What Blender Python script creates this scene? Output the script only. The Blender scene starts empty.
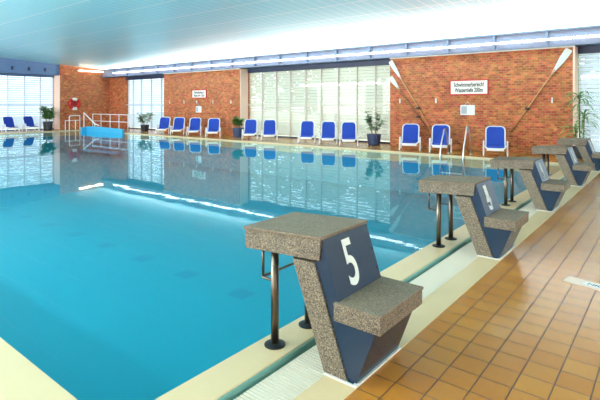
import bpy, bmesh, math, random
from mathutils import Vector, Matrix
R = math.radians
random.seed(7)
S = bpy.context.scene
COL = S.collection

# ---------------------------------------------------------------- camera
cam = bpy.data.cameras.new('camera')
cam.sensor_width = 36.0
cam.lens = 470.8 / 600 * 36
cam.shift_y = -(200 - 104.3) / 600
cam.clip_start = 0.05
cam.clip_end = 400
camo = bpy.data.objects.new('camera', cam)
camo.location = (0, 0, 1.5)
camo.rotation_euler = (R(90), 0, 0.6754)
COL.objects.link(camo)
S.camera = camo

# ---------------------------------------------------------------- world, light, exposure
W = bpy.data.worlds.new('sky')
S.world = W
W.use_nodes = True
wn = W.node_tree
wn.nodes['Background'].inputs[0].default_value = (0.92, 0.965, 1.0, 1)
wn.nodes['Background'].inputs[1].default_value = 4.2
S.view_settings.view_transform = 'Standard'
S.view_settings.look = 'None'
S.view_settings.exposure = -0.25
S.view_settings.gamma = 1.0
S.cycles.use_denoising = True
S.cycles.max_bounces = 8
S.cycles.diffuse_bounces = 4
S.cycles.glossy_bounces = 4
S.cycles.transparent_max_bounces = 16
S.cycles.sample_clamp_indirect = 6
S.cycles.caustics_reflective = False
S.cycles.caustics_refractive = False

def fill_light(name, loc, rot, sx, sy, power, color=(1, 0.97, 0.93), spread=180):
    l = bpy.data.lights.new(name, 'AREA')
    l.shape = 'RECTANGLE'; l.size = sx; l.size_y = sy; l.energy = power; l.color = color; l.spread = R(spread)
    o = bpy.data.objects.new(name, l); o.location = loc; o.rotation_euler = rot
    COL.objects.link(o)
# fill lamps added in the unseen window openings behind and beside the camera
NEARW = [-24, -17, -10, -3]
for cx, pw in zip(NEARW, (200, 200, 150, 60)):
    fill_light('fill_light', (cx, -3.55, 1.9), (R(90), 0, R(0)), 5.2, 2.5, pw)
for cy, pw in ((1.0, 50), (6.5, 60)):
    fill_light('fill_light', (5.45, cy, 1.9), (R(90), 0, R(90)), 4.2, 2.5, pw, (1, 0.96, 0.92))

# unseen uplights added along the near and right walls to brighten the ceiling
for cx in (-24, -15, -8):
    fill_light('fill_uplight', (cx, -3.2, 3.3), (R(180 - 50), 0, 0), 8.5, .2, 1450, (1, 0.98, 0.97))
fill_light('fill_uplight', (5.2, 6, 3.3), (0, R(180 + 50), 0), .2, 15, 500, (1, 0.97, 0.93))
# uplight of the long lamp row on the far beam
fill_light('fill_uplight', (-11.7, 15.36, 3.56), (R(180 + 46), 0, 0), 33, .1, 2400, (1, 0.98, 0.96), 130)

# ---------------------------------------------------------------- materials
def lin(c):
    return tuple(((v / 255) / 12.92 if v / 255 <= 0.04045 else ((v / 255 + 0.055) / 1.055) ** 2.4) for v in c) + (1,)
MATS = {}
def mat(name, rgb, rough=0.6, metal=0.0, spec=0.5, emit=0, bump=0, bscale=40, var=0, vscale=6, coat=0, subs=0, trans=0):
    if name in MATS: return MATS[name]
    m = bpy.data.materials.new(name); m.use_nodes = True
    nt = m.node_tree; b = nt.nodes['Principled BSDF']
    c = lin(rgb)
    b.inputs['Base Color'].default_value = c
    b.inputs['Roughness'].default_value = rough
    b.inputs['Metallic'].default_value = metal
    b.inputs['Specular IOR Level'].default_value = spec
    b.inputs['Coat Weight'].default_value = coat
    tc = nt.nodes.new('ShaderNodeTexCoord')
    if emit:
        b.inputs['Emission Color'].default_value = c
        b.inputs['Emission Strength'].default_value = emit
    if var:
        n = nt.nodes.new('ShaderNodeTexNoise'); n.inputs['Scale'].default_value = vscale; n.inputs['Detail'].default_value = 4
        nt.links.new(tc.outputs['Object'], n.inputs['Vector'])
        mx = nt.nodes.new('ShaderNodeMix'); mx.data_type = 'RGBA'
        mx.inputs[6].default_value = tuple(v * (1 - var) for v in c[:3]) + (1,)
        mx.inputs[7].default_value = tuple(min(1, v * (1 + var)) for v in c[:3]) + (1,)
        nt.links.new(n.outputs['Fac'], mx.inputs[0]); nt.links.new(mx.outputs[2], b.inputs['Base Color'])
    if bump:
        n = nt.nodes.new('ShaderNodeTexNoise'); n.inputs['Scale'].default_value = bscale
        nt.links.new(tc.outputs['Object'], n.inputs['Vector'])
        bp = nt.nodes.new('ShaderNodeBump'); bp.inputs['Strength'].default_value = bump
        bp.inputs['Distance'].default_value = 0.01
        nt.links.new(n.outputs['Fac'], bp.inputs['Height']); nt.links.new(bp.outputs[0], b.inputs['Normal'])
    if trans:
        out = nt.nodes['Material Output']
        tr = nt.nodes.new('ShaderNodeBsdfTranslucent'); tr.inputs[0].default_value = c
        ms = nt.nodes.new('ShaderNodeMixShader'); ms.inputs[0].default_value = trans
        nt.links.new(b.outputs[0], ms.inputs[1]); nt.links.new(tr.outputs[0], ms.inputs[2])
        nt.links.new(ms.outputs[0], out.inputs[0])
    MATS[name] = m
    return m

def N(nt, t, **k):
    n = nt.nodes.new(t)
    for a, v in k.items(): setattr(n, a, v)
    return n
def math_node(nt, op, a, b=None, c=None):
    n = nt.nodes.new('ShaderNodeMath'); n.operation = op
    for i, v in enumerate((a, b, c)):
        if v is None: continue
        if isinstance(v, (int, float)): n.inputs[i].default_value = v
        else: nt.links.new(v, n.inputs[i])
    return n.outputs[0]

def brick_material():
    m = bpy.data.materials.new('brick_masonry'); m.use_nodes = True; nt = m.node_tree
    b = nt.nodes['Principled BSDF']; b.inputs['Roughness'].default_value = 0.8
    b.inputs['Specular IOR Level'].default_value = 0.25
    g = N(nt, 'ShaderNodeNewGeometry'); s = N(nt, 'ShaderNodeSeparateXYZ'); nt.links.new(g.outputs['Position'], s.inputs[0])
    u = math_node(nt, 'ADD', s.outputs[0], s.outputs[1])
    cb = N(nt, 'ShaderNodeCombineXYZ'); nt.links.new(u, cb.inputs[0]); nt.links.new(s.outputs[2], cb.inputs[1])
    br = N(nt, 'ShaderNodeTexBrick'); nt.links.new(cb.outputs[0], br.inputs['Vector'])
    br.inputs['Scale'].default_value = 1; br.inputs['Brick Width'].default_value = 0.15; br.inputs['Row Height'].default_value = 0.077
    br.inputs['Mortar Size'].default_value = 0.011; br.inputs['Bias'].default_value = -0.1
    br.inputs['Color1'].default_value = lin((196, 104, 60)); br.inputs['Color2'].default_value = lin((138, 62, 36))
    br.inputs['Mortar'].default_value = lin((166, 114, 84))
    n = N(nt, 'ShaderNodeTexNoise'); n.inputs['Scale'].default_value = 3.2; n.inputs['Detail'].default_value = 6
    nt.links.new(cb.outputs[0], n.inputs['Vector'])
    # per-brick colour drift
    wv = N(nt, 'ShaderNodeTexVoronoi'); wv.inputs['Scale'].default_value = 1
    sc = N(nt, 'ShaderNodeVectorMath', operation='MULTIPLY'); sc.inputs[1].default_value = (6.67, 13, 1)
    nt.links.new(cb.outputs[0], sc.inputs[0]); nt.links.new(sc.outputs[0], wv.inputs['Vector'])
    hs = N(nt, 'ShaderNodeHueSaturation')
    v1 = math_node(nt, 'MULTIPLY_ADD', n.outputs['Fac'], 0.5, 0.8)
    sp = N(nt, 'ShaderNodeSeparateColor'); nt.links.new(wv.outputs['Color'], sp.inputs[0])
    v2 = math_node(nt, 'MULTIPLY_ADD', sp.outputs[0], 0.45, 0.77)
    v = math_node(nt, 'MULTIPLY', v1, v2)
    nt.links.new(v, hs.inputs['Value'])
    nt.links.new(math_node(nt, 'MULTIPLY_ADD', sp.outputs[1], 0.03, 0.485), hs.inputs['Hue'])
    nt.links.new(br.outputs['Color'], hs.inputs['Color'])
    nt.links.new(hs.outputs[0], b.inputs['Base Color'])
    bp = N(nt, 'ShaderNodeBump'); bp.inputs['Strength'].default_value = 0.5; bp.inputs['Distance'].default_value = 0.01
    nt.links.new(math_node(nt, 'SUBTRACT', 1.0, br.outputs['Fac']), bp.inputs['Height']); nt.links.new(bp.outputs[0], b.inputs['Normal'])
    return m

def tile_material(name, c1, c2, grout, sx, sy, gx, gy, rough, bump=0.4, ox=0.0, oy=0.0, spec=0.5, gloss_var=0.0, strong=1.0):
    """floor tiles: world-aligned grid with joint widths gx, gy"""
    m = bpy.data.materials.new(name); m.use_nodes = True; nt = m.node_tree
    b = nt.nodes['Principled BSDF']; b.inputs['Specular IOR Level'].default_value = spec
    g = N(nt, 'ShaderNodeNewGeometry'); s = N(nt, 'ShaderNodeSeparateXYZ'); nt.links.new(g.outputs['Position'], s.inputs[0])
    tx = math_node(nt, 'DIVIDE', math_node(nt, 'ADD', s.outputs[0], 100 * sx + ox), sx)
    ty = math_node(nt, 'DIVIDE', math_node(nt, 'ADD', s.outputs[1], 100 * sy + oy), sy)
    fxn = math_node(nt, 'FRACT', tx); fyn = math_node(nt, 'FRACT', ty)
    jx = math_node(nt, 'LESS_THAN', fxn, gx / sx); jy = math_node(nt, 'MULTIPLY', math_node(nt, 'LESS_THAN', fyn, gy / sy), strong)
    j = math_node(nt, 'MAXIMUM', jx, jy)
    cb = N(nt, 'ShaderNodeCombineXYZ'); nt.links.new(math_node(nt, 'FLOOR', tx), cb.inputs[0]); nt.links.new(math_node(nt, 'FLOOR', ty), cb.inputs[1])
    wn_ = N(nt, 'ShaderNodeTexWhiteNoise'); wn_.noise_dimensions = '2D'; nt.links.new(cb.outputs[0], wn_.inputs['Vector'])
    nz = N(nt, 'ShaderNodeTexNoise'); nz.inputs['Scale'].default_value = 2.2; nz.inputs['Detail'].default_value = 5
    nt.links.new(g.outputs['Position'], nz.inputs['Vector'])
    f = math_node(nt, 'MULTIPLY_ADD', wn_.outputs['Value'], 0.5, math_node(nt, 'MULTIPLY', nz.outputs['Fac'], 0.5))
    mx = N(nt, 'ShaderNodeMix', data_type='RGBA'); mx.inputs[6].default_value = lin(c1); mx.inputs[7].default_value = lin(c2)
    nt.links.new(f, mx.inputs[0])
    mg = N(nt, 'ShaderNodeMix', data_type='RGBA'); nt.links.new(j, mg.inputs[0]); nt.links.new(mx.outputs[2], mg.inputs[6]); mg.inputs[7].default_value = lin(grout)
    nt.links.new(mg.outputs[2], b.inputs['Base Color'])
    nt.links.new(math_node(nt, 'MULTIPLY_ADD', nz.outputs['Fac'], gloss_var, math_node(nt, 'MULTIPLY_ADD', j, 0.3, rough)), b.inputs['Roughness'])
    bp = N(nt, 'ShaderNodeBump'); bp.inputs['Strength'].default_value = bump; bp.inputs['Distance'].default_value = 0.004
    nt.links.new(math_node(nt, 'ADD', math_node(nt, 'SUBTRACT', 1.0, j), math_node(nt, 'MULTIPLY', wn_.outputs['Value'], 0.15)), bp.inputs['Height'])
    nt.links.new(bp.outputs[0], b.inputs['Normal'])
    return m

def basin_material():
    m = bpy.data.materials.new('turquoise_basin_tile'); m.use_nodes = True; nt = m.node_tree
    b = nt.nodes['Principled BSDF']; b.inputs['Roughness'].default_value = 0.6
    g = N(nt, 'ShaderNodeNewGeometry'); s = N(nt, 'ShaderNodeSeparateXYZ'); nt.links.new(g.outputs['Position'], s.inputs[0])
    ax = math_node(nt, 'FRACT', math_node(nt, 'DIVIDE', math_node(nt, 'ADD', s.outputs[0], 130.1), 1.25))
    in_x = math_node(nt, 'LESS_THAN', ax, 0.26)
    in_y = math_node(nt, 'LESS_THAN', math_node(nt, 'ABSOLUTE', math_node(nt, 'SUBTRACT', s.outputs[1], 4.8)), 0.15)
    mk = math_node(nt, 'MULTIPLY', in_x, in_y)
    nz = N(nt, 'ShaderNodeTexNoise'); nz.inputs['Scale'].default_value = 0.5; nz.inputs['Detail'].default_value = 3
    nt.links.new(g.outputs['Position'], nz.inputs['Vector'])
    mx = N(nt, 'ShaderNodeMix', data_type='RGBA'); mx.inputs[6].default_value = (0.0, 0.26, 0.36, 1); mx.inputs[7].default_value = (0.0, 0.29, 0.39, 1)
    nt.links.new(nz.outputs['Fac'], mx.inputs[0])
    mm = N(nt, 'ShaderNodeMix', data_type='RGBA'); nt.links.new(math_node(nt, 'MULTIPLY', mk, 0.35), mm.inputs[0])
    nt.links.new(mx.outputs[2], mm.inputs[6]); mm.inputs[7].default_value = (0.0, 0.14, 0.26, 1)
    nt.links.new(mm.outputs[2], b.inputs['Base Color'])
    return m

def water_material():
    m = bpy.data.materials.new('pool_water'); m.use_nodes = True; nt = m.node_tree
    nt.nodes.remove(nt.nodes['Principled BSDF']); out = nt.nodes['Material Output']
    tr = N(nt, 'ShaderNodeBsdfTransparent'); tr.inputs[0].default_value = (0.80, 0.97, 0.99, 1)
    gl = N(nt, 'ShaderNodeBsdfGlossy'); gl.inputs['Roughness'].default_value = 0.02; gl.inputs['Color'].default_value = (0.82, 0.97, 1, 1)
    tc = N(nt, 'ShaderNodeTexCoord'); n = N(nt, 'ShaderNodeTexNoise'); n.inputs['Scale'].default_value = 1.6; n.inputs['Detail'].default_value = 3
    nt.links.new(tc.outputs['Object'], n.inputs['Vector'])
    bp = N(nt, 'ShaderNodeBump'); bp.inputs['Strength'].default_value = 0.12; bp.inputs['Distance'].default_value = 0.012
    nt.links.new(n.outputs['Fac'], bp.inputs['Height'])
    nt.links.new(bp.outputs[0], gl.inputs['Normal']); fr = sym_fresnel(nt, .002, bp.outputs[0])
    ms = N(nt, 'ShaderNodeMixShader'); nt.links.new(fr, ms.inputs[0]); nt.links.new(tr.outputs[0], ms.inputs[1]); nt.links.new(gl.outputs[0], ms.inputs[2])
    nt.links.new(ms.outputs[0], out.inputs[0])
    return m

def sym_fresnel(nt, f0, normal=None):
    lw = N(nt, 'ShaderNodeLayerWeight'); lw.inputs['Blend'].default_value = 0.5
    if normal: nt.links.new(normal, lw.inputs['Normal'])
    return math_node(nt, 'MULTIPLY_ADD', math_node(nt, 'POWER', lw.outputs['Facing'], 7.0), 1 - f0, f0)
def glass_material():
    m = bpy.data.materials.new('window_glass'); m.use_nodes = True; nt = m.node_tree
    nt.nodes.remove(nt.nodes['Principled BSDF']); out = nt.nodes['Material Output']
    tr = N(nt, 'ShaderNodeBsdfTransparent'); tr.inputs[0].default_value = (0.95, 0.98, 0.97, 1)
    gl = N(nt, 'ShaderNodeBsdfGlossy'); gl.inputs['Roughness'].default_value = 0.03
    fr = sym_fresnel(nt, .04)
    ms = N(nt, 'ShaderNodeMixShader'); nt.links.new(fr, ms.inputs[0]); nt.links.new(tr.outputs[0], ms.inputs[1]); nt.links.new(gl.outputs[0], ms.inputs[2])
    nt.links.new(ms.outputs[0], out.inputs[0])
    return m

def ceiling_material():
    m = bpy.data.materials.new('ceiling_slats'); m.use_nodes = True; nt = m.node_tree
    b = nt.nodes['Principled BSDF']; b.inputs['Roughness'].default_value = 0.3; b.inputs['Specular IOR Level'].default_value = 0.7
    g = N(nt, 'ShaderNodeNewGeometry'); s = N(nt, 'ShaderNodeSeparateXYZ'); nt.links.new(g.outputs['Position'], s.inputs[0])
    fx_ = math_node(nt, 'FRACT', math_node(nt, 'DIVIDE', math_node(nt, 'ADD', s.outputs[0], 100.0), 0.30))
    jx = math_node(nt, 'LESS_THAN', fx_, 0.10)
    fy_ = math_node(nt, 'FRACT', math_node(nt, 'DIVIDE', math_node(nt, 'ADD', s.outputs[1], 100.0), 1.25))
    jy = math_node(nt, 'LESS_THAN', fy_, 0.025)
    j = math_node(nt, 'MAXIMUM', math_node(nt, 'MULTIPLY', jx, 0.6), jy)
    mx = N(nt, 'ShaderNodeMix', data_type='RGBA'); nt.links.new(math_node(nt, 'MULTIPLY', j, 1.0), mx.inputs[0])
    mx.inputs[6].default_value = lin((160, 228, 238)); mx.inputs[7].default_value = lin((250, 252, 252))  # turquoise reflection of the pool is put into the base colour
    nt.links.new(mx.outputs[2], b.inputs['Base Color'])
    bp = N(nt, 'ShaderNodeBump'); bp.inputs['Strength'].default_value = 0.3; bp.inputs['Distance'].default_value = 0.01
    nt.links.new(math_node(nt, 'SUBTRACT', 1.0, j), bp.inputs['Height']); nt.links.new(bp.outputs[0], b.inputs['Normal'])
    return m

def granite_material(name, c1, c2, c3, scale=260, rough=0.6):
    m = bpy.data.materials.new(name); m.use_nodes = True; nt = m.node_tree
    b = nt.nodes['Principled BSDF']; b.inputs['Roughness'].default_value = rough
    tc = N(nt, 'ShaderNodeTexCoord')
    v = N(nt, 'ShaderNodeTexVoronoi'); v.inputs['Scale'].default_value = scale; nt.links.new(tc.outputs['Object'], v.inputs['Vector'])
    sp = N(nt, 'ShaderNodeSeparateColor'); nt.links.new(v.outputs['Color'], sp.inputs[0])
    cr = N(nt, 'ShaderNodeValToRGB'); nt.links.new(sp.outputs[0], cr.inputs[0])
    e = cr.color_ramp.elements; e[0].position = 0.0; e[0].color = lin(c1); e[1].position = 0.95; e[1].color = lin(c3)
    k = e.new(0.45); k.color = lin(c2)
    nz = N(nt, 'ShaderNodeTexNoise'); nz.inputs['Scale'].default_value = 9; nz.inputs['Detail'].default_value = 5; nt.links.new(tc.outputs['Object'], nz.inputs['Vector'])
    hs = N(nt, 'ShaderNodeHueSaturation'); nt.links.new(cr.outputs[0], hs.inputs['Color'])
    nt.links.new(math_node(nt, 'MULTIPLY_ADD', nz.outputs['Fac'], 0.5, 0.75), hs.inputs['Value'])
    nt.links.new(hs.outputs[0], b.inputs['Base Color'])
    bp = N(nt, 'ShaderNodeBump'); bp.inputs['Strength'].default_value = 0.35; bp.inputs['Distance'].default_value = 0.002
    nt.links.new(sp.outputs[0], bp.inputs['Height']); nt.links.new(bp.outputs[0], b.inputs['Normal'])
    return m

M_brick = brick_material()
M_tile = tile_material('ochre_floor_tile', (174, 102, 30), (196, 130, 52), (84, 50, 24), 0.168, 0.172, 0.007, 0.0075, 0.24, ox=0.012, oy=0.11, spec=0.55, strong=0.9)
M_coping = mat('cream_coping_tile', (222, 192, 150), 0.35, var=0.10, vscale=2.5, bump=0.1, bscale=8)
M_grate = mat('white_grate_plastic', (228, 216, 198), 0.6)
M_teal = mat('teal_channel_tile', (120, 168, 158), 0.3)
M_basin = basin_material()
M_water = water_material()
M_glass = glass_material()
M_ceil = ceiling_material()
M_beam = mat('blue_grey_steel_paint', (108, 110, 130), 0.5)
M_fascia = mat('slate_blue_fascia_paint', (86, 112, 150), 0.5)
M_dark = mat('dark_navy_metal', (38, 50, 78), 0.5)
M_mull = mat('taupe_mullion_paint', (216, 208, 196), 0.5)
M_mullw = mat('pale_mullion_paint', (214, 218, 230), 0.5)
M_slat = mat('pale_green_louvre_glass', (232, 230, 222), 0.45, trans=0.45)
M_slatw = mat('pale_blue_louvre_glass', (232, 240, 250), 0.45, trans=0.45)
M_pink = mat('lit_return_pink', (244, 208, 188), 0.7)
M_white = mat('white_plastic', (240, 240, 242), 0.35)
M_offw = mat('off_white_plaster', (226, 224, 216), 0.7)
M_blue = mat('royal_blue_sling', (0, 44, 146), 0.7, bump=0.2, bscale=300)
M_navy = mat('navy_block_paint', (16, 42, 68), 0.24, var=0.12, vscale=14)
M_granite = granite_material('speckled_granite', (34, 28, 23), (98, 86, 73), (164, 147, 124))
M_gtop = granite_material('granite_tread', (80, 66, 54), (114, 98, 82), (152, 134, 114), scale=340, rough=0.8)
M_steel = mat('brushed_steel', (214, 212, 208), 0.3, metal=1.0)
M_darksteel = mat('dark_bronze_steel', (116, 104, 92), 0.35, metal=1.0)
M_digit = mat('cream_digit_paint', (232, 232, 224), 0.5)
M_red = mat('red_paint', (186, 14, 20), 0.5)
M_black = mat('black_rubber', (18, 18, 22), 0.5)
M_pot = mat('dark_blue_pot_glaze', (40, 58, 96), 0.4)
M_potb = mat('black_pot', (26, 30, 38), 0.4)
M_soil = mat('soil', (60, 42, 30), 0.9)
M_leaf = mat('leaf_green', (84, 136, 66), 0.5, var=0.35, vscale=5, trans=0.2)
M_leafg = mat('grey_green_leaf', (120, 150, 112), 0.5, var=0.35, vscale=6, trans=0.2)
M_leafp = mat('corn_plant_leaf', (120, 156, 96), 0.45, var=0.35, vscale=4, trans=0.2)
M_stem = mat('plant_stem', (120, 96, 62), 0.7)
M_oar = mat('varnished_oar_wood', (196, 140, 90), 0.4, var=0.15, vscale=8)
M_oard = mat('dark_oar_wood', (140, 84, 50), 0.4, var=0.15, vscale=8)
M_sign = mat('sign_face', (246, 240, 228), 0.5)
M_ink = mat('sign_ink', (46, 40, 38), 0.6)
M_paper = mat('paper', (236, 238, 238), 0.7)
M_ltblue = mat('light_blue_stair_tile', (58, 172, 214), 0.4)
M_tube = mat('tube_glow', (255, 250, 244), 0.5, emit=9)
M_warm = mat('warm_tube_glow', (255, 226, 190), 0.5, emit=9)
M_bark = mat('bark', (90, 76, 60), 0.9)
M_treeleaf = mat('tree_foliage', (164, 186, 146), 0.6, var=0.4, vscale=2, trans=0.3)
M_ground = mat('outside_lawn', (196, 200, 178), 0.9)
M_plate = mat('pinkish_floor_plate', (226, 196, 178), 0.3)

# ---------------------------------------------------------------- mesh helpers
def box(bm, x0, x1, y0, y1, z0, z1):
    v = [bm.verts.new((x, y, z)) for x in (x0, x1) for y in (y0, y1) for z in (z0, z1)]
    for f in ((0, 1, 3, 2), (4, 6, 7, 5), (0, 4, 5, 1), (2, 3, 7, 6), (0, 2, 6, 4), (1, 5, 7, 3)):
        bm.faces.new([v[i] for i in f])
def prism_xz(bm, pts, y0, y1):
    a = [bm.verts.new((x, y0, z)) for x, z in pts]; b = [bm.verts.new((x, y1, z)) for x, z in pts]
    n = len(pts)
    bm.faces.new(a); bm.faces.new(b[::-1])
    for i in range(n): bm.faces.new((a[i], b[i], b[(i + 1) % n], a[(i + 1) % n]))
def prism_yz(bm, pts, x0, x1):
    a = [bm.verts.new((x0, y, z)) for y, z in pts]; b = [bm.verts.new((x1, y, z)) for y, z in pts]
    n = len(pts)
    bm.faces.new(a[::-1]); bm.faces.new(b)
    for i in range(n): bm.faces.new((a[i], a[(i + 1) % n], b[(i + 1) % n], b[i]))
def tube(bm, pts, r, seg=10, r2=None, closed=False):
    P = [Vector(p) for p in pts]; n = len(P); rings = []
    up = None
    for i, p in enumerate(P):
        if closed: t = (P[(i + 1) % n] - P[i - 1]).normalized()
        elif i == 0: t = (P[1] - P[0]).normalized()
        elif i == n - 1: t = (P[-1] - P[-2]).normalized()
        else: t = ((P[i + 1] - p).normalized() + (p - P[i - 1]).normalized()).normalized()
        if up is None:
            up = Vector((0, 0, 1)) if abs(t.z) < 0.9 else Vector((1, 0, 0))
        s = t.cross(up).normalized(); up = s.cross(t).normalized()
        rr = r if r2 is None else r + (r2 - r) * i / (n - 1)
        rings.append([bm.verts.new(p + (s * math.cos(a) + up * math.sin(a)) * rr) for a in [2 * math.pi * k / seg for k in range(seg)]])
    for i in range(n if closed else n - 1):
        A, B = rings[i], rings[(i + 1) % n]
        for k in range(seg):
            bm.faces.new((A[k], A[(k + 1) % seg], B[(k + 1) % seg], B[k]))
    if not closed:
        bm.faces.new(rings[0][::-1]); bm.faces.new(rings[-1])
def arc(c, r, a0, a1, n, plane='xz'):
    out = []
    for i in range(n + 1):
        a = R(a0 + (a1 - a0) * i / n)
        if plane == 'xz': out.append((c[0] + r * math.cos(a), c[1], c[2] + r * math.sin(a)))
        elif plane == 'yz': out.append((c[0], c[1] + r * math.cos(a), c[2] + r * math.sin(a)))
        else: out.append((c[0] + r * math.cos(a), c[1] + r * math.sin(a), c[2]))
    return out
def lathe(bm, prof, c=(0, 0, 0), seg=20):
    rings = [[bm.verts.new((c[0] + r * math.cos(2 * math.pi * k / seg), c[1] + r * math.sin(2 * math.pi * k / seg), c[2] + z)) for k in range(seg)] for r, z in prof]
    for A, B in zip(rings, rings[1:]):
        for k in range(seg): bm.faces.new((A[k], A[(k + 1) % seg], B[(k + 1) % seg], B[k]))
    bm.faces.new(rings[0][::-1]); bm.faces.new(rings[-1])
def obj(name, bm, m, parent=None, bevel=0, smooth=False, loc=None):
    bmesh.ops.recalc_face_normals(bm, faces=bm.faces)
    me = bpy.data.meshes.new(name); bm.to_mesh(me); bm.free()
    me.materials.append(m)
    if smooth:
        for p in me.polygons: p.use_smooth = True
    o = bpy.data.objects.new(name, me); COL.objects.link(o)
    if parent: o.parent = parent
    if loc: o.location = loc
    if bevel:
        md = o.modifiers.new('bevel', 'BEVEL'); md.width = bevel; md.segments = 2; md.limit_method = 'ANGLE'
    return o
def mk(f, *a):
    bm = bmesh.new(); f(bm, *a); return bm
def boxo(name, b, m, parent=None, bevel=0):
    return obj(name, mk(box, *b), m, parent, bevel)
def struct(o): o['kind'] = 'structure'; return o
def tag(o, label, cat, group=None):
    o['label'] = label; o['category'] = cat
    if group: o['group'] = group
    return o
def thing(name, label, cat, loc=(0, 0, 0), rz=0, group=None):
    o = bpy.data.objects.new(name, None); COL.objects.link(o); o.empty_display_size = 0.1
    o.location = loc; o.rotation_euler = (0, 0, rz)
    return tag(o, label, cat, group)
def dup(root, loc, rz=None, label=None, group=None, scale=None):
    r = root.copy(); COL.objects.link(r); r.location = loc
    if rz is not None: r.rotation_euler = (0, 0, rz)
    if label: r['label'] = label
    if group: r['group'] = group
    if scale: r.scale = scale
    for ch in list(root.children):
        c = ch.copy(); COL.objects.link(c); c.parent = r
        for g in list(ch.children):
            d = g.copy(); COL.objects.link(d); d.parent = c
    return r
def text(body, size, m, parent, matrix, name='lettering', sx=1.0, offset=0.0, extrude=0.002, line=1.0):
    cu = bpy.data.curves.new('txt', 'FONT'); cu.body = body; cu.size = size; cu.align_x = 'CENTER'; cu.align_y = 'CENTER'
    cu.extrude = extrude; cu.offset = offset; cu.space_line = line
    t = bpy.data.objects.new('txt', cu); COL.objects.link(t)
    bpy.context.view_layer.update()
    me = bpy.data.meshes.new_from_object(t.evaluated_get(bpy.context.evaluated_depsgraph_get()))
    bpy.data.objects.remove(t); bpy.data.curves.remove(cu)
    me.materials.clear(); me.materials.append(m)
    me.transform(matrix @ Matrix.Diagonal((sx, 1, 1, 1)))
    me.name = name
    o = bpy.data.objects.new(name, me); COL.objects.link(o); o.parent = parent
    return o

# ---------------------------------------------------------------- dimensions
PX0, PX1, PY0, PY1 = -27.2, -2.07, 1.16, 13.5       # pool water rectangle
YB, YW = 15.6, 16.1                                  # brick face / window plane of the long wall
XB, XWN = -28.7, -29.4                               # brick face / window plane of the end wall
XR, YN = 5.4, -3.5                                   # right wall, near wall
ZW = -0.035
def zc(y): return 3.70 + 0.062 * (YB - y)            # sloping ceiling

# ---------------------------------------------------------------- floor and pool
bm = bmesh.new()
box(bm, -1.32, XR + .3, YN - .3, YW + .3, -0.3, 0)                 # right deck
box(bm, PX0, PX1, PY1 + .12, PY1 + .24, -0.3, 0); box(bm, XWN - .3, -1.32, PY1 + .24, YW + .3, -0.3, 0)              # deck by the long wall
box(bm, XWN - .3, -1.32, YN - .3, PY0 - .75, -0.3, 0)              # near deck
box(bm, XWN - .3, PX0 - .24, PY0 - .75, PY1 + .24, -0.3, 0)        # end deck
struct(obj('floor', bm, M_tile))
# coping around the basin
bm = bmesh.new()
box(bm, PX1, PX1 + .24, PY0 - .24, PY1 + .24, -0.3, 0.004)
box(bm, PX0 - .24, PX0, PY0 - .24, PY1 + .24, -0.3, 0.004)
box(bm, PX0, PX1, PY1, PY1 + .12, -0.3, 0.004)
box(bm, PX0, PX1, PY0 - .24, PY0, -0.3, 0.004)
struct(obj('trim_1', bm, M_coping, bevel=0.006))
bm = bmesh.new()
box(bm, -1.52, -1.32, PY0 - .55, PY1 + .24, -0.3, 0.003)
box(bm, PX0 - .24, -1.32, PY0 - .75, PY0 - .55, -0.3, 0.003)
struct(obj('trim_2', bm, M_coping))
bm = bmesh.new()   # channel bottom and edge
box(bm, PX1 + .24, -1.52, PY0 - .55, PY1 + .24, -0.3, -0.06)
box(bm, PX1 + .24, PX1 + .252, PY0 - .24, PY1 + .24, -0.06, -0.004)
box(bm, PX0 - .24, PX1 + .24, PY0 - .55, PY0 - .24, -0.3, -0.06)
struct(obj('overflow_channel', bm, M_teal))
bm = bmesh.new()
y = PY0 - .5
while y < PY1 + .22:
    box(bm, PX1 + .29, -1.521, y, y + .016, -0.05, -0.018); y += 0.024
box(bm, PX1 + .40, PX1 + .42, PY0 - .5, PY1 + .22, -0.05, -0.024)
g1 = obj('overflow_grate', bm, M_grate)
tag(g1, 'white slatted overflow grate running beneath the starting blocks', 'grate')
bm = bmesh.new()
x = PX0 - .2
while x < PX1 + .2:
    box(bm, x, x + .018, PY0 - .54, PY0 - .26, -0.05, -0.018); x += 0.03
g2 = obj('overflow_grate', bm, M_grate)
tag(g2, 'white slatted overflow grate along the near long side of the pool', 'grate')
# basin
ZB = -1.25
bm = bmesh.new()
box(bm, PX0 - .3, PX1 + .3, PY0 - .3, PY1 + .3, ZB - .2, ZB)
box(bm, PX0 - .25, PX0, PY0 - .25, PY1 + .25, ZB, -0.3)
box(bm, PX1, PX1 + .25, PY0 - .25, PY1 + .25, ZB, -0.3)
box(bm, PX0, PX1, PY0 - .25, PY0, ZB, -0.3)
box(bm, PX0, PX1, PY1, PY1 + .25, ZB, -0.3)
struct(obj('pool_basin', bm, M_basin))
bm = bmesh.new()
vs = [bm.verts.new(p) for p in ((PX0, PY0, ZW), (PX1, PY0, ZW), (PX1, PY1, ZW), (PX0, PY1, ZW))]
bm.faces.new(vs)
wo = obj('pool_water', bm, M_water); struct(wo)

# ---------------------------------------------------------------- ceiling
bm = bmesh.new()
pts = [(YW + .3, zc(YW + .3)), (YW + .3, zc(YW + .3) + .3), (YN - .3, zc(YN - .3) + .3), (YN - .3, zc(YN - .3))]
prism_yz(bm, pts, XWN - .5, XR + .3)
struct(obj('ceiling', bm, M_ceil))

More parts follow.
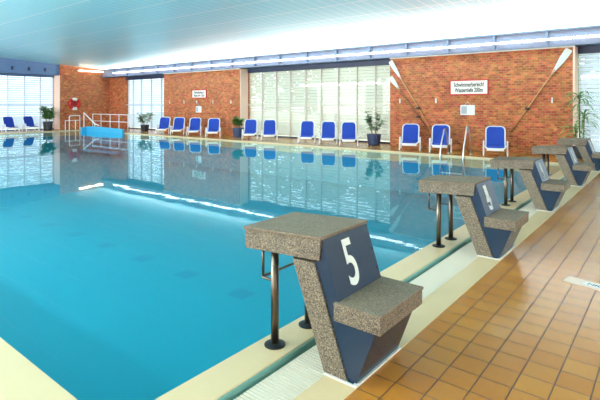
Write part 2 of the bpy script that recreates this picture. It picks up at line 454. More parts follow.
# ---------------------------------------------------------------- walls
bm = bmesh.new()    # long wall: brick piers standing forward of the window plane
for a, b in ((-8.25, -2.36), (-22.13, -16.13)):
    box(bm, a, b, YB, YW + .25, 0, 3.19)
box(bm, XWN, -26.75, YW, YW + .25, 0, 3.19)
struct(obj('wall_far', bm, M_brick))
bm = bmesh.new()
box(bm, XWN - .3, XB, 12.95, YW + .25, 0, zc(12.95) + .05)
struct(obj('wall_left', bm, M_brick))
# pale pink strips put the window light on the pier returns into colour
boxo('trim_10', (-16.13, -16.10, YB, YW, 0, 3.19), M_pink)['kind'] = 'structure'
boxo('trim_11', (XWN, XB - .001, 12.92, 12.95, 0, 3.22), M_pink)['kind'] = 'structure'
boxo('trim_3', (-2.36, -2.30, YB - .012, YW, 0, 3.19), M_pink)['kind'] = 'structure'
boxo('trim_4', (-8.25, -2.30, YB - .03, YB + .1, 3.16, 3.20), M_offw)['kind'] = 'structure'  # off-white strips put the lamp-lit top edges of the piers into colour
boxo('trim_5', (-22.13, -16.13, YB - .03, YB + .1, 3.16, 3.20), M_offw)['kind'] = 'structure'
# upper wall above the windows behind the beam
bm = bmesh.new(); box(bm, XB, XR + .3, YB + .05, YW + .25, 3.20, 3.75)
struct(obj('trim_6', bm, M_fascia))
# steel beam
bm = bmesh.new()
box(bm, XB + .02, XR, YB - .01, YB + .05, 3.20, 3.70)
box(bm, XB + .02, XR, YB - .16, YB + .05, 3.20, 3.235)
box(bm, XB + .02, XR, YB - .16, YB - .01, 3.665, 3.70)
TX = [-3.02 + 1.51 * k for k in range(-16, 6)]
for x in TX:
    if XB + .1 < x < XR: box(bm, x - .03, x + .03, YB - .14, YB - .01, 3.235, 3.665)
struct(obj('trim_7', bm, M_beam))
# end-wall fascia above the windows
bm = bmesh.new(); box(bm, XWN - .3, XB - .1, YN, 12.95, 3.25, 4.6)
struct(obj('trim_8', bm, M_fascia))
bm = bmesh.new(); box(bm, XB - .12, XB - .06, YN, 12.95, 3.22, 3.27)
struct(obj('trim_9', bm, M_fascia))
# near wall and right wall, with window openings
bm = bmesh.new()
box(bm, XWN - .3, XR + .3, YN - .3, YN, 0, .5); box(bm, XWN - .3, XR + .3, YN - .3, YN, 3.2, 5.2)
e = [XWN - .3] + [v for c in NEARW for v in (c - 2.8, c + 2.8)] + [XR + .3]
for i in range(0, len(e), 2): box(bm, e[i], e[i + 1], YN - .3, YN, .5, 3.2)
struct(obj('wall_near', bm, M_offw))
bm = bmesh.new()
box(bm, XR, XR + .3, YN, YW + .3, 0, .5); box(bm, XR, XR + .3, YN, YW + .3, 3.2, 5.2)
e = [YN, -1.3, 3.3, 4.2, 8.8, YW + .3]
for i in range(0, len(e), 2): box(bm, XR, XR + .3, e[i], e[i + 1], .5, 3.2)
struct(obj('wall_right', bm, M_offw))

# ---------------------------------------------------------------- windows
def window_y(n, x0, x1, mulls, slat, mm):
    w = bpy.data.objects.new('window_%d' % n, None); COL.objects.link(w); struct(w)
    w.location = (0, YW, 0)
    bm = bmesh.new()
    box(bm, x0, x1, -.02, .08, 3.0, 3.20); box(bm, x0, x1, -.02, .08, 0, .06)
    obj('window_frame', bm, M_dark, w)
    boxo('transom', (x0, x1, 0.0, .05, 1.45, 1.49), mm, w)
    for x in mulls: boxo('mullion', (x - .022, x + .022, -.02, .07, .06, 3.0), mm, w)
    bm = bmesh.new(); bm.faces.new([bm.verts.new(p) for p in ((x0, .03, .06), (x1, .03, .06), (x1, .03, 3.0), (x0, .03, 3.0))]); obj('pane', bm, M_glass, w)
    bm = bmesh.new(); z = .1
    while z < 3.0:
        prism_yz(bm, [(.12, z), (.155, z + .109), (.161, z + .107), (.126, z - .002)], x0, x1); z += .125
    obj('louvre_blind', bm, slat, w)
window_y(2, -26.75, -22.13, [-26.0, -25.13, -24.1, -23.1], M_slatw, M_mullw)
window_y(3, -16.13, -8.25, [-15.18, -14.3, -13.47, -12.6, -11.76, -10.89, -10.0, -9.16], M_slat, M_mull)
window_y(4, -2.30, XR, [-1.2, -.2, .8, 1.8, 2.8, 3.8], M_slatw, M_mullw)
w = bpy.data.objects.new('window_1', None); COL.objects.link(w); struct(w); w.location = (XWN, 0, 0)
bm = bmesh.new(); box(bm, -.08, .02, YN, 12.95, 3.1, 3.25); box(bm, -.08, .02, YN, 12.95, 0, .06); obj('window_frame', bm, M_fascia, w)
boxo('transom', (-.05, 0, YN, 12.95, 1.45, 1.49), M_mullw, w)
ml = [12.14 - .87 * k for k in range(18)]
for y in ml: boxo('mullion', (-.07, .02, y - .022, y + .022, .06, 3.1), M_mullw, w)
bm = bmesh.new(); bm.faces.new([bm.verts.new(p) for p in ((-.03, YN, .06), (-.03, 12.95, .06), (-.03, 12.95, 3.1), (-.03, YN, 3.1))]); obj('pane', bm, M_glass, w)
bm = bmesh.new(); z = .1
while z < 3.1:
    prism_xz(bm, [(-.12, z), (-.155, z + .109), (-.161, z + .107), (-.126, z - .002)], YN, 12.95); z += .125
obj('louvre_blind', bm, M_slatw, w)
for y in ml[:8]:   # small dark brackets on the fascia
    b = boxo('fascia_bracket', (XB - .1, XB - .06, y - .05, y + .05, 3.42, 3.62), M_dark)
    tag(b, 'small dark bracket on the slate blue fascia above the end wall windows', 'bracket', 'brackets on the end wall fascia')

# ---------------------------------------------------------------- outside
bm = bmesh.new(); box(bm, -80, 60, YW + .3, 90, -.4, -.3); box(bm, -80, XWN - .4, -40, YW + .3, -.4, -.3)
struct(obj('outside_lawn', bm, M_ground))
def leaf_cloud(bm, c, rx, rz, n, s):
    for _ in range(n):
        while True:
            p = Vector((random.uniform(-1, 1), random.uniform(-1, 1), random.uniform(-1, 1)))
            if 0.35 < p.length < 1: break
        q = Vector((c[0] + p.x * rx, c[1] + p.y * rx, c[2] + p.z * rz))
        a = Vector((random.gauss(0, 1), random.gauss(0, 1), random.gauss(0, .6))).normalized()
        b = a.cross(Vector((random.gauss(0, 1), random.gauss(0, 1), random.gauss(0, 1)))).normalized()
        k = s * random.uniform(.6, 1.3)
        bm.faces.new([bm.verts.new(q + v) for v in (-a * k, b * k * .5, a * k, -b * k * .5)])
def tree(x, y, h, label):
    t = thing('garden_tree', label, 'tree', (x, y, -.3), group='trees in the garden outside the windows')
    bm = bmesh.new(); tube(bm, [(0, 0, 0), (.1, 0, h * .35), (0, .1, h * .6)], .16, 8, .08); obj('trunk', bm, M_bark, t, smooth=True)
    bm = bmesh.new(); leaf_cloud(bm, (0, 0, h * .58), h * .36, h * .4, 420, .36); obj('crown', bm, M_treeleaf, t)
for x, y, h in ((-17.5, 24, 5), (-24, 27, 6), (-29, 25, 5.5), (-33, 31, 6.5), (-12.5, 23, 4.6), (-20.5, 30, 6.2), (-3, 23, 4.5)):
    tree(x, y, h, 'pale green tree in the garden, seen blurred through the louvred windows')

# ---------------------------------------------------------------- tube lamps
def tube_lamp():
    t = thing('tube_lamp', 'white tube lamp in the continuous row along the blue grey beam', 'lamp', group='tube lamps in the row along the beam')
    bm = bmesh.new(); tube(bm, [(-.745, 0, 0), (.745, 0, 0)], .028, 12); obj('tube', bm, M_tube, t, smooth=True)
    for s in (-1, 1):
        bm = bmesh.new(); box(bm, s * .735 - .015, s * .735 + .015, .0, .10, -.035, .035); obj('end_cap', bm, M_white, t, bevel=.004)
    return t
first = tube_lamp(); used = False
for x in TX[:-1]:
    cx = x + .755
    if cx - .7 < XB + .1 or cx + .75 > XR: continue
    if not used: first.location = (cx, YB - .12, 3.42); used = True
    else: dup(first, (cx, YB - .12, 3.42))
t = thing('wall_tube_lamp', 'short warm glowing tube lamp alone on the end brick wall', 'lamp', (XB + .09, 14.9, 3.57))
bm = bmesh.new(); tube(bm, [(0, -.85, 0), (0, .85, 0)], .035, 12); obj('tube', bm, M_warm, t, smooth=True)
boxo('mounting_tray', (-.08, -.045, -.9, .9, -.05, .05), M_white, t)
for s in (-1, 1): boxo('end_cap', (-.06, .04, s * .88 - .03, s * .88 + .03, -.045, .045), M_white, t)
o = boxo('cable_rail', (XB + .005, XB + .03, 15.8, YW, 3.62, 3.65), M_dark)
tag(o, 'thin dark cable rail on the end brick wall right of the warm lamp', 'cable rail')

# ---------------------------------------------------------------- starting blocks
def starting_block():
    t = thing('starting_block', 'x', 'starting block', group='starting blocks at the pool end')
    W_ = .50
    # local origin: x=0 at base front edge (world x -1.385), y=0 near side
    def P(x): return x + 1.385
    prof = [(P(-2.155), .705), (P(-1.56), .738), (P(-1.57), .618), (P(-2.155), .585)]
    bm = bmesh.new(); prism_xz(bm, prof, 0, W_); obj('platform', bm, M_granite, t, bevel=.004)
    bm = bmesh.new(); prism_xz(bm, [(P(-2.165), .702), (P(-2.165), .722), (P(-1.552), .757), (P(-1.552), .738)], -.008, W_ + .008); obj('platform_tread', bm, M_gtop, t, bevel=.004)
    bm = bmesh.new(); prism_xz(bm, [(P(-1.765), .595), (P(-1.605), .600), (P(-1.383), .003), (P(-1.535), .003)], 0, W_); obj('support_leg', bm, M_granite, t, bevel=.004)
    bm = bmesh.new(); prism_xz(bm, [(P(-1.604), .606), (P(-1.566), .62), (P(-1.552), .737), (P(-1.447), .42), (P(-1.447), .318), (P(-1.215), .318), (P(-1.335), .004), (P(-1.382), .004)], .012, W_ - .012)
    bd = obj('number_body', bm, M_navy, t); bd['label'] = 'navy blue painted body'
    bm = bmesh.new(); box(bm, P(-1.468), P(-1.180), -.005, W_ + .005, .315, .402); obj('step', bm, M_granite, t, bevel=.004)
    bm = bmesh.new(); box(bm, P(-1.466), P(-1.174), -.01, W_ + .01, .402, .418); obj('step_tread', bm, M_gtop, t, bevel=.003)
    bm = bmesh.new(); box(bm, P(-1.342), P(-1.318), -.01, W_ + .005, .003, .014); box(bm, P(-1.53), P(-1.342), -.012, -.001, .003, .012); obj('base_seal', bm, M_offw, t)
    for y in (.06, .40):
        bm = bmesh.new(); tube(bm, [(P(-1.955), y, .008), (P(-1.955), y, .592)], .025, 16); p = obj('post', bm, M_darksteel, t, smooth=True)
        bm = bmesh.new(); lathe(bm, [(.066, 0), (.066, .006), (.05, .012), (.03, .016)], (P(-1.955), y, .004), 24); obj('flange', bm, M_black, p)
    ys = (.06, .40)
    bm = bmesh.new()
    tube(bm, [(P(-1.96), ys[0], .40), (P(-2.05), ys[0], .40)] + arc((P(-2.05), ys[0] + .02, .40), .02, 270, 180, 4, 'xy') + arc((P(-2.05), ys[1] - .02, .40), .02, 180, 90, 4, 'xy') + [(P(-1.96), ys[1], .40)], .009, 8)
    for y in ys: tube(bm, [(P(-2.066), y + (.012 if y < .2 else -.012), .40), (P(-2.066), y + (.012 if y < .2 else -.012), .59)], .009, 8)
    obj('hand_grip', bm, M_darksteel, t, smooth=True)
    return t
blk = starting_block()
places = [(2.13, '5', 'nearest grey and navy starting block with a large white number 5'),
          (4.735, '4', 'second nearest starting block, the one carrying a white number 4'),
          (7.30, '3', 'third nearest starting block, in the middle of the row of five'),
          (9.88, '2', 'fourth starting block, second from the far end of the row'),
          (12.35, '1', 'farthest starting block, standing next to the tall corn plant')]
ang = math.atan2(.32, .107)
up = Vector((-.107, 0, .318)).normalized(); rt = Vector((0, 1, 0)); nrm = rt.cross(up)
for i, (y, d, lab) in enumerate(places):
    b = blk if i == 0 else dup(blk, (0, 0, 0))
    b.location = (-1.385 - (0, .01, .03, .03, .03)[i], y, 0); b.scale = (1, 1, (1, .95, .93, .93, .94)[i]); b['label'] = lab
    c = Vector((-1.494 + 1.385, .215, .565))
    mtx = Matrix.Translation(c + nrm * .002) @ Matrix((rt, up, nrm)).transposed().to_4x4()
    bdy = b
    n = text(d, .37, M_digit, b, mtx, 'number', sx=.70, offset=.004, extrude=.001)

# ---------------------------------------------------------------- loungers
def lounger():
    t = thing('sun_lounger', 'x', 'sun lounger')
    prof = [(-.56, .24), (-.50, .275), (-.30, .275), (-.02, .255), (.06, .27), (.13, .36), (.44, .845)]
    wid = [.19, .215, .225, .23, .23, .235, .20]
    # sling: two surfaces
    def sling(i0, i1, wi, round_top):
        bm = bmesh.new(); rows = []
        P = prof[i0:i1 + 1]; n = 10; pts = []
        for k in range(len(P) - 1):
            for j in range(n): u = j / n; pts.append((P[k][0] * (1 - u) + P[k + 1][0] * u, P[k][1] * (1 - u) + P[k + 1][1] * u, wi))
        pts.append((P[-1][0], P[-1][1], wi))
        for a, (yy, zz, w_) in enumerate(pts):
            ww = w_
            if round_top:
                d = len(pts) - 1 - a
                if d < 3: ww = w_ - (.07, .03, .01)[d]
            rows.append((yy, zz, ww))
        for off in (0, -.012):
            pass
        top = [[bm.verts.new((s * w_, y_, z_)) for s in (-1, -.33, .33, 1)] for y_, z_, w_ in rows]
        bot = [[bm.verts.new((s * w_, y_ + .008, z_ - .012)) for s in (-1, -.33, .33, 1)] for y_, z_, w_ in rows]
        for a in range(len(rows) - 1):
            for k in range(3):
                bm.faces.new((top[a][k], top[a][k + 1], top[a + 1][k + 1], top[a + 1][k]))
                bm.faces.new((bot[a][k], bot[a + 1][k], bot[a + 1][k + 1], bot[a][k + 1]))
            bm.faces.new((top[a][0], top[a + 1][0], bot[a + 1][0], bot[a][0]))
            bm.faces.new((top[a][3], bot[a][3], bot[a + 1][3], top[a + 1][3]))
        for k in range(3):
            bm.faces.new((top[0][k], bot[0][k], bot[0][k + 1], top[0][k + 1]))
            bm.faces.new((top[-1][k], top[-1][k + 1], bot[-1][k + 1], bot[-1][k]))
        return bm
    obj('backrest', sling(4, 6, .25, True), M_blue, t)
    obj('seat', sling(0, 4, .25, False), M_blue, t)
    bm = bmesh.new()   # back frame: rounded loop
    bd = Vector((0, .37, .55)).normalized(); o = Vector((0, .065, .265))
    L = .70; w2 = .268; r = .11; loop = [(-w2, 0)]
    loop += [(-w2, L - r)] + [(-w2 + r - r * math.cos(R(a)), L - r + r * math.sin(R(a))) for a in (30, 60, 90)]
    loop += [(w2 - r + r * math.sin(R(a)), L - r + r * math.cos(R(a))) for a in (0, 30, 60, 90)] + [(w2, 0)]
    tube(bm, [tuple(o + Vector((u, 0, 0)) + bd * v) for u, v in loop], .021, 8)
    obj('back_frame', bm, M_white, t, smooth=True)
    bm = bmesh.new()
    for s in (-1, 1):
        tube(bm, [(s * .268, .10, .27), (s * .268, -.02, .25), (s * .268, -.30, .268), (s * .265, -.50, .268), (s * .23, -.57, .24)], .02, 8)
    # curved front cross piece
    pts = [(-.23, -.575), (-.12, -.60), (0, -.61), (.12, -.60), (.23, -.575)]
    for (xa, ya), (xb, yb) in zip(pts, pts[1:]):
        v = [bm.verts.new(p) for p in ((xa, ya, .165), (xb, yb, .165), (xb, yb, .25), (xa, ya, .25), (xa, ya + .03, .165), (xb, yb + .03, .165), (xb, yb + .03, .25), (xa, ya + .03, .25))]
        for f in ((0, 1, 2, 3), (7, 6, 5, 4), (3, 2, 6, 7), (0, 4, 5, 1), (0, 3, 7, 4), (1, 5, 6, 2)): bm.faces.new([v[i] for i in f])
    obj('seat_frame', bm, M_white, t, bevel=.004)
    for s in (-1, 1):
        bm = bmesh.new(); prism_yz(bm, [(-.26, .42), (-.19, .42), (-.34, 0), (-.41, 0)], s * .325 - .018, s * .325 + .018); obj('leg', bm, M_white, t, bevel=.006)
        bm = bmesh.new(); prism_yz(bm, [(.06, .40), (.13, .40), (.34, 0), (.27, 0)], s * .325 - .018, s * .325 + .018); obj('leg', bm, M_white, t, bevel=.006)
        bm = bmesh.new(); prism_yz(bm, [(-.27, .41), (.16, .39), (.16, .415), (-.25, .435)], s * .325 - .022, s * .325 + .022); obj('armrest', bm, M_white, t, bevel=.006)
        bm = bmesh.new(); tube(bm, [(s * .26, -.27, .265), (s * .32, -.28, .265)], .016, 8); obj('pivot', bm, M_white, t)
        bm = bmesh.new(); tube(bm, [(s * .26, .10, .28), (s * .32, .18, .25)], .016, 8); obj('pivot', bm, M_white, t)
    return t
lg = lounger()
spots = [(-4.23, 14.75, 16, 'blue lounger standing alone right of the pool ladder, before the right brick wall', 'loungers before the right brick wall'),
         (-5.92, 14.75, 20, 'blue lounger seen behind the left rail of the pool ladder', 'loungers before the right brick wall'),
         (-6.97, 14.75, 22, 'blue lounger left of the pool ladder, beside the potted bush and under the oar blades', 'loungers before the right brick wall'),
         (-9.50, 14.80, 32, 'blue lounger nearest the navy potted bush, rightmost of three by the big window', 'loungers before the big louvred window'),
         (-10.43, 14.80, 33, 'blue lounger in the middle of the three standing close together by the big window', 'loungers before the big louvred window'),
         (-11.46, 14.80, 34, 'blue lounger on the left of the three standing together by the big window', 'loungers before the big louvred window'),
         (-13.52, 14.85, 40, 'right lounger of the pair at the left end of the big louvred window', 'loungers before the big louvred window'),
         (-14.66, 14.85, 40, 'blue lounger just right of the middle brick wall edge, left one of a pair', 'loungers before the big louvred window'),
         (-17.04, 14.80, 44, 'blue lounger beside the low bush, rightmost of four before the middle brick wall', 'loungers before the middle brick wall'),
         (-18.42, 14.80, 44, 'blue lounger right below the white notice, third of four before the middle brick wall', 'loungers before the middle brick wall'),
         (-19.72, 14.80, 44, 'second blue lounger from the left of the four before the middle brick wall', 'loungers before the middle brick wall'),
         (-20.95, 14.80, 44, 'leftmost blue lounger of the four before the middle brick wall', 'loungers before the middle brick wall'),
         (-28.55, 11.30, 88, 'blue lounger at the end wall windows, the one nearer the green pot plant', 'loungers before the end wall windows'),
         (-28.55, 10.27, 88, 'blue lounger at the end wall windows, at the left edge of the photo', 'loungers before the end wall windows')]
for i, (x, y, a, lab, grp) in enumerate(spots):
    q = lg if i == 0 else dup(lg, (x, y, 0))
    q.location = (x, y - (.15 if x > -8 else .05), 0); q.scale = (1, .97, .965); q.rotation_euler = (0, 0, R(a)); q['label'] = lab; q['group'] = grp

# ---------------------------------------------------------------- potted plants
def leaf(bm, base, d, L, w, droop=.3, seg=4):
    d = Vector(d).normalized(); side = d.cross(Vector((0, 0, 1)))
    if side.length < .05: side = Vector((1, 0, 0))
    side.normalize(); prev = None; p = Vector(base)
    for k in range(seg + 1):
        u = k / seg; ww = w * math.sin(math.pi * (0.12 + .86 * u)) * .5
        a = bm.verts.new(p - side * ww); c = bm.verts.new(p + Vector((0, 0, -ww * .35))); b = bm.verts.new(p + side * ww)
        if prev:
            bm.faces.new((prev[0], prev[1], c, a)); bm.faces.new((prev[1], prev[2], b, c))
        prev = (a, c, b)
        d = (d + Vector((0, 0, -droop * (.4 + u)))).normalized(); p = p + d * L / seg
def plant(x, y, h, rad, potr, poth, mleaf, mpot, label, nst=7, nl=110, L=.16, w=.07, round_pot=True, name='potted_bush'):
    t = thing(name, label, 'potted plant', (x, y, 0))
    bm = bmesh.new(); lathe(bm, [(potr * .78, 0), (potr * .82, .01), (potr * .97, poth * .9), (potr, poth * .9), (potr, poth), (potr * .9, poth), (potr * .88, poth * .9)], (0, 0, 0), 24); obj('pot', bm, mpot, t, smooth=False)
    bm = bmesh.new(); lathe(bm, [(potr * .87, poth * .86), (potr * .87, poth * .92)], (0, 0, 0), 20); obj('soil', bm, M_soil, t)
    bs = bmesh.new(); bl = bmesh.new()
    for s in range(nst):
        a = random.uniform(0, 2 * math.pi); rr = rad * random.uniform(.3, .9); hh = poth + (h - poth) * random.uniform(.6, .97)
        p0 = Vector((potr * .3 * math.cos(a), potr * .3 * math.sin(a), poth * .9)); p2 = Vector((rr * math.cos(a), rr * math.sin(a), hh)); p1 = (p0 + p2) / 2 + Vector((0, 0, .06))
        path = [p0, p0.lerp(p1, .5), p1, p1.lerp(p2, .5), p2]
        tube(bs, path, .009, 5, .004)
        for _ in range(nl // nst):
            u = random.uniform(.22, 1) * 4; k = min(3, int(u)); p = path[k].lerp(path[k + 1], u - k)
            aa = random.uniform(0, 2 * math.pi)
            leaf(bl, p, (math.cos(aa), math.sin(aa), random.uniform(-.1, .9)), L * random.uniform(.7, 1.2), w, .25, 3)
    obj('stems', bs, M_stem, t); obj('foliage', bl, mleaf, t)
    return t
plant(-8.75, 15.3, 1.26, .50, .27, .40, M_leafg, M_pot, 'grey green bush in a navy pot left of the right brick wall', nl=230, L=.17, w=.09)
plant(-15.75, 15.15, .95, .42, .30, .42, M_leaf, M_pot, 'low dark green bush in a blue pot beside the middle brick wall', nl=220, L=.22, w=.08)
plant(-23.2, 15.1, 1.05, .62, .24, .36, M_leafg, M_potb, 'wide spreading plant in a dark pot left of the middle brick wall', nl=150, L=.24, w=.11)
plant(-28.55, 12.2, 1.4, .5, .27, .50, M_leaf, M_potb, 'bushy green plant in a black pot in the end wall corner near the life ring', nl=330, L=.3, w=.12)
# corn plant
t = thing('corn_plant', 'tall corn plant with drooping strap leaves at the right end of the right brick wall', 'potted plant', (-2.12, 15.1, 0))
bm = bmesh.new(); lathe(bm, [(.15, 0), (.19, .30), (.2, .30), (.2, .33), (.17, .33), (.17, .30)], (0, 0, 0), 24); obj('pot', bm, M_potb, t)
bm = bmesh.new(); lathe(bm, [(.165, .27), (.165, .30)]); obj('soil', bm, M_soil, t)
bl = bmesh.new()
for (sx, sy, hh, n) in ((0, 0, 1.70, 26), (.08, .04, 1.18, 24), (-.07, -.05, .78, 24)):
    bm = bmesh.new(); tube(bm, [(sx, sy, .28), (sx * 1.3, sy * 1.3, hh)], .022, 8, .014); obj('cane', bm, M_stem, t, smooth=True)
    for k in range(n):
        a = k * 2.4 + random.uniform(-.2, .2); u = k / n
        leaf(bl, (sx * 1.3, sy * 1.3, hh - .22 + .26 * u), (math.cos(a), math.sin(a), .3 + 1.1 * u), random.uniform(.42, .62), .06, .42, 6)
obj('foliage', bl, M_leafp, t)

# ---------------------------------------------------------------- oars on the right brick wall
def oar(a, b, blade, bw, m, label, y):
    a = Vector(a); b = Vector(b); d = (b - a); L = d.length; d.normalize()
    t = thing('wall_oar', label, 'oar', (a.x, y, a.z)); s = Vector((-d.z, 0, d.x))
    bm = bmesh.new(); tube(bm, [d * blade * .8, d * L], .019, 8); obj('shaft', bm, m, t, smooth=True)
    bm = bmesh.new(); rows = [(0, .8), (.04, 1), (.35, .95), (.65, .6), (.9, .25), (1.0, .18)]
    pr = None
    for u, w_ in rows:
        q = [d * (u * blade) + s * (sg * bw / 2 * w_) + Vector((0, yy, 0)) for sg in (-1, 1) for yy in (-.008, .008)]
        v = [bm.verts.new(p) for p in q]
        if pr:
            for i, j in ((0, 1), (1, 3), (3, 2), (2, 0)): bm.faces.new((pr[i], pr[j], v[j], v[i]))
        else: bm.faces.new((v[0], v[1], v[3], v[2]))
        pr = v
    bm.faces.new((pr[0], pr[2], pr[3], pr[1]))
    obj('blade', bm, M_offw, t)
    bm = bmesh.new(); tube(bm, [d * (L - .14), d * (L + .01)], .023, 8); obj('grip', bm, M_oard, t)
oar((-8.20, 0, 3.08), (-6.62, 0, .62), .85, .17, M_oar, 'left oar on the right brick wall whose white blade reaches higher', YB - .075)
oar((-8.22, 0, 2.50), (-6.72, 0, .56), .62, .17, M_oard, 'left oar on the right brick wall with the lower blade and darker shaft', YB - .035)
oar((-2.44, 0, 3.10), (-4.00, 0, .70), .85, .20, M_oar, 'single oar leaning right on the right brick wall, blade at its top right corner', YB - .05)
for x, z, lab in ((-7.12, 1.36, 'upper black clamp holding the two crossed oars'), (-7.12, 1.06, 'lower black clamp holding the two crossed oars'), (-3.57, 1.36, 'black clamp holding the single right oar')):
    b = boxo('oar_clamp', (x - .055, x + .055, YB - .105, YB, z - .04, z + .04), M_black, None, .012); tag(b, lab, 'clamp', 'oar clamps')

# ---------------------------------------------------------------- signs and notices
XZ = Matrix(((1, 0, 0), (0, 0, -1), (0, 1, 0))).to_4x4()
def sign(x, z, w_, h, lines, label, size):
    t = thing('depth_sign', label, 'sign', (x, YB, z))
    bm = bmesh.new()
    for b in ((-w_ / 2, w_ / 2, h / 2 - .035, h / 2), (-w_ / 2, w_ / 2, -h / 2, -h / 2 + .035), (-w_ / 2, -w_ / 2 + .035, -h / 2 + .035, h / 2 - .035), (w_ / 2 - .035, w_ / 2, -h / 2 + .035, h / 2 - .035)):
        box(bm, b[0], b[1], -.04, 0, b[2], b[3])
    obj('frame', bm, M_red, t)
    boxo('panel', (-w_ / 2 + .035, w_ / 2 - .035, -.025, -.001, -h / 2 + .035, h / 2 - .035), M_sign, t)
    for k, (s, sx) in enumerate(lines):
        text(s, size, M_ink, t, Matrix.Translation((0, -.028, h * (.17 - .36 * k))) @ XZ, sx=sx, extrude=.001, offset=.005)
sign(-5.36, 2.06, 1.27, .50, [('Schwimmerbereich!', .62), ('Wassertiefe 200m', .62)], 'red framed white sign with two text lines on the right brick wall', .2)
sign(-19.1, 2.03, 1.15, .44, [('Nichtschwimmer', .62), ('Wassertiefe 135m', .62)], 'white sign with a thin red frame and two text lines on the middle brick wall', .18)
def notice(x, z, w_, h, label):
    t = thing('notice_board', label, 'notice', (x, YB, z))
    boxo('board', (-w_ / 2, w_ / 2, -.02, 0, -h / 2, h / 2), M_paper, t)
    boxo('printed_sheet', (-w_ / 2 + .03, -.02, -.023, -.02, -h / 2 + .04, h / 2 - .04), mat('grey_print', (170, 176, 182), .7), t)
    bm = bmesh.new(); tube(bm, [(-.1, -.012, h / 2), (0, -.012, h / 2 + .1), (.1, -.012, h / 2)], .006, 6); tube(bm, [(0, 0, h / 2 + .1), (0, -.03, h / 2 + .1)], .012, 8); obj('hanger', bm, M_steel, t)
notice(-5.40, 1.31, .47, .33, 'white notice sheet hung below the red framed sign on the right brick wall')
notice(-19.15, 1.24, .42, .32, 'small white notice below the sign on the middle brick wall')
def hook():
    t = thing('wall_hook', 'x', 'hook')
    bm = bmesh.new(); box(bm, -.022, .022, -.012, 0, -.08, .08); obj('back_plate', bm, M_white, t)
    bm = bmesh.new(); tube(bm, [(0, -.01, .03), (0, -.06, .02), (0, -.075, .05)], .012, 8); obj('peg', bm, M_steel, t)
    return t
hk = hook(); first_h = True
for xs, g, lab in (((-7.85, -6.49, -2.90), 'pegs on the right brick wall', 'small white wall peg at head height on the right brick wall'),
                   ((-21.6, -20.35, -19.3, -18.05, -16.75), 'pegs on the middle brick wall', 'small white wall peg at head height on the middle brick wall')):
    for x in xs:
        h_ = hk if first_h else dup(hk, (0, 0, 0)); first_h = False
        h_.location = (x, YB, 1.62); h_['label'] = lab; h_['group'] = g

# ---------------------------------------------------------------- life ring
t = thing('life_ring', 'red and white life ring hanging on the end brick wall', 'life ring', (XB + .135, 13.75, 1.52))
def torus_part(a0, a1, Rr, r, n):
    bm = bmesh.new(); tube(bm, [(0, Rr * math.cos(R(a0 + (a1 - a0) * k / n)), Rr * math.sin(R(a0 + (a1 - a0) * k / n))) for k in range(n + 1)], r, 12); return bm
for a in (-60, 120): obj('red_section', torus_part(a - 2, a + 122, .29, .085, 14), M_red, t, smooth=True)
for a in (60, 240): obj('white_section', torus_part(a + 4, a + 56, .29, .088, 10), M_white, t, smooth=True)
boxo('holder', (-.134, -.06, -.12, .12, -.12, .12), M_red, t)

# ---------------------------------------------------------------- pool ladder
t = thing('pool_ladder', 'steel pool ladder with two tall hooped rails at the far pool edge', 'ladder', (-5.13, PY1, 0))
for s, hh in ((-.34, .76), (.34, .86)):
    bm = bmesh.new()
    pts = [(s, .62, .005), (s + .02, .40, hh - .12)] + arc((s + .02, .28, hh - .12), .12, 0, 180, 8, 'yz')[1:] + [(s, .02, .3), (s, -.05, -.03), (s, -.07, -.9)]
    tube(bm, pts, .021, 10); r_ = obj('rail', bm, M_steel, t, smooth=True)
    bm = bmesh.new(); lathe(bm, [(.045, 0), (.045, .01), (.03, .02)], (s, .62, .004)); obj('flange', bm, M_steel, r_)
for z in (-.25, -.52, -.8):
    boxo('tread', (-.34, .34, -.11, -.03, z, z + .03), M_steel, t)

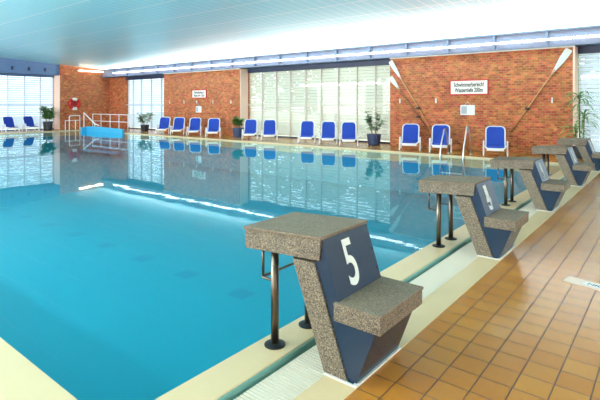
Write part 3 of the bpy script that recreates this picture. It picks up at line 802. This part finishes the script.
# ---------------------------------------------------------------- stair corner
t = thing('entry_stair_wall', 'light blue stair parapet at the far left corner of the pool', 'stair wall', (-24.45, 13.39, 0))
bm = bmesh.new(); prism_xz(bm, [(-1.85, -.6), (1.9, -.6), (1.9, .20), (-.6, .26), (-1.85, .24)], -.08, .08); obj('front_parapet', bm, M_ltblue, t, bevel=.01)
bm = bmesh.new(); box(bm, -1.93, -1.78, -.35, -.08, -.6, .20); obj('side_parapet', bm, M_ltblue, t, bevel=.01)
bm = bmesh.new()
for k in range(4): box(bm, -1.7, 1.7, -.33, -.09, -.25 * (k + 1) - .1, -.25 * (k + 1) + .02)
obj('steps', bm, M_ltblue, t)
t = thing('stair_handrail', 'white diagonal handrail rising from the light blue stair parapet', 'handrail', (-25.95, 13.39, 0))
bm = bmesh.new(); tube(bm, [(-.75, 0, 1.02), (.55, 0, .40), (.95, 0, .33)], .03, 8); obj('rail', bm, M_white, t, smooth=True)
bm = bmesh.new(); tube(bm, [(.5, 0, .26), (.5, 0, .40)], .022, 8); obj('upright', bm, M_white, t, smooth=True)
bm = bmesh.new(); tube(bm, [(-.73, 0, -.6), (-.73, 0, 1.0)], .022, 8); obj('upright', bm, M_white, t, smooth=True)
t = thing('guard_railing', 'white guard railing behind the light blue stair parapet', 'railing', (-25.3, 14.2, 0))
for z in (.92, .52):
    bm = bmesh.new(); tube(bm, [(-1.94, 0, z), (1.9, 0, z)], .02, 8); obj('rail', bm, M_white, t, smooth=True)
for x in (-1.92, -.97, .03, .97, 1.88):
    bm = bmesh.new(); tube(bm, [(x, 0, 0), (x, 0, .92)], .02, 8); obj('post', bm, M_white, t, smooth=True)
t = thing('step_frame', 'white tubular frame with an arched rail standing below the life ring', 'handrail', (-27.5, 13.1, 0))
bm = bmesh.new()
tube(bm, [(0, -.16, 0), (0, -.16, .74)] + arc((0, -.06, .74), .10, 180, 90, 5, 'yz')[1:] + [(0, .46, .84), (0, .46, 0)], .025, 8); obj('arched_rail', bm, M_white, t, smooth=True)
bm = bmesh.new(); tube(bm, [(0, -.39, 0), (0, -.39, .56), (0, .46, .56)], .022, 8); tube(bm, [(0, .2, 0), (0, .2, .56)], .022, 8); obj('lower_frame', bm, M_white, t, smooth=True)

# ---------------------------------------------------------------- floor plate
t = thing('floor_plate', 'small pinkish floor plate with a white printed label among the ochre tiles', 'floor plate', (-.55, 4.55, 0), R(-12))
boxo('plate', (-.2, .24, -.08, .08, .0005, .004), M_plate, t)
boxo('label_strip', (-.06, .22, -.035, .045, .004, .0055), M_white, t)
text('NICHT', .062, M_ink, t, Matrix.Translation((.07, .005, .006)), sx=1.1, extrude=.0003, offset=.002)
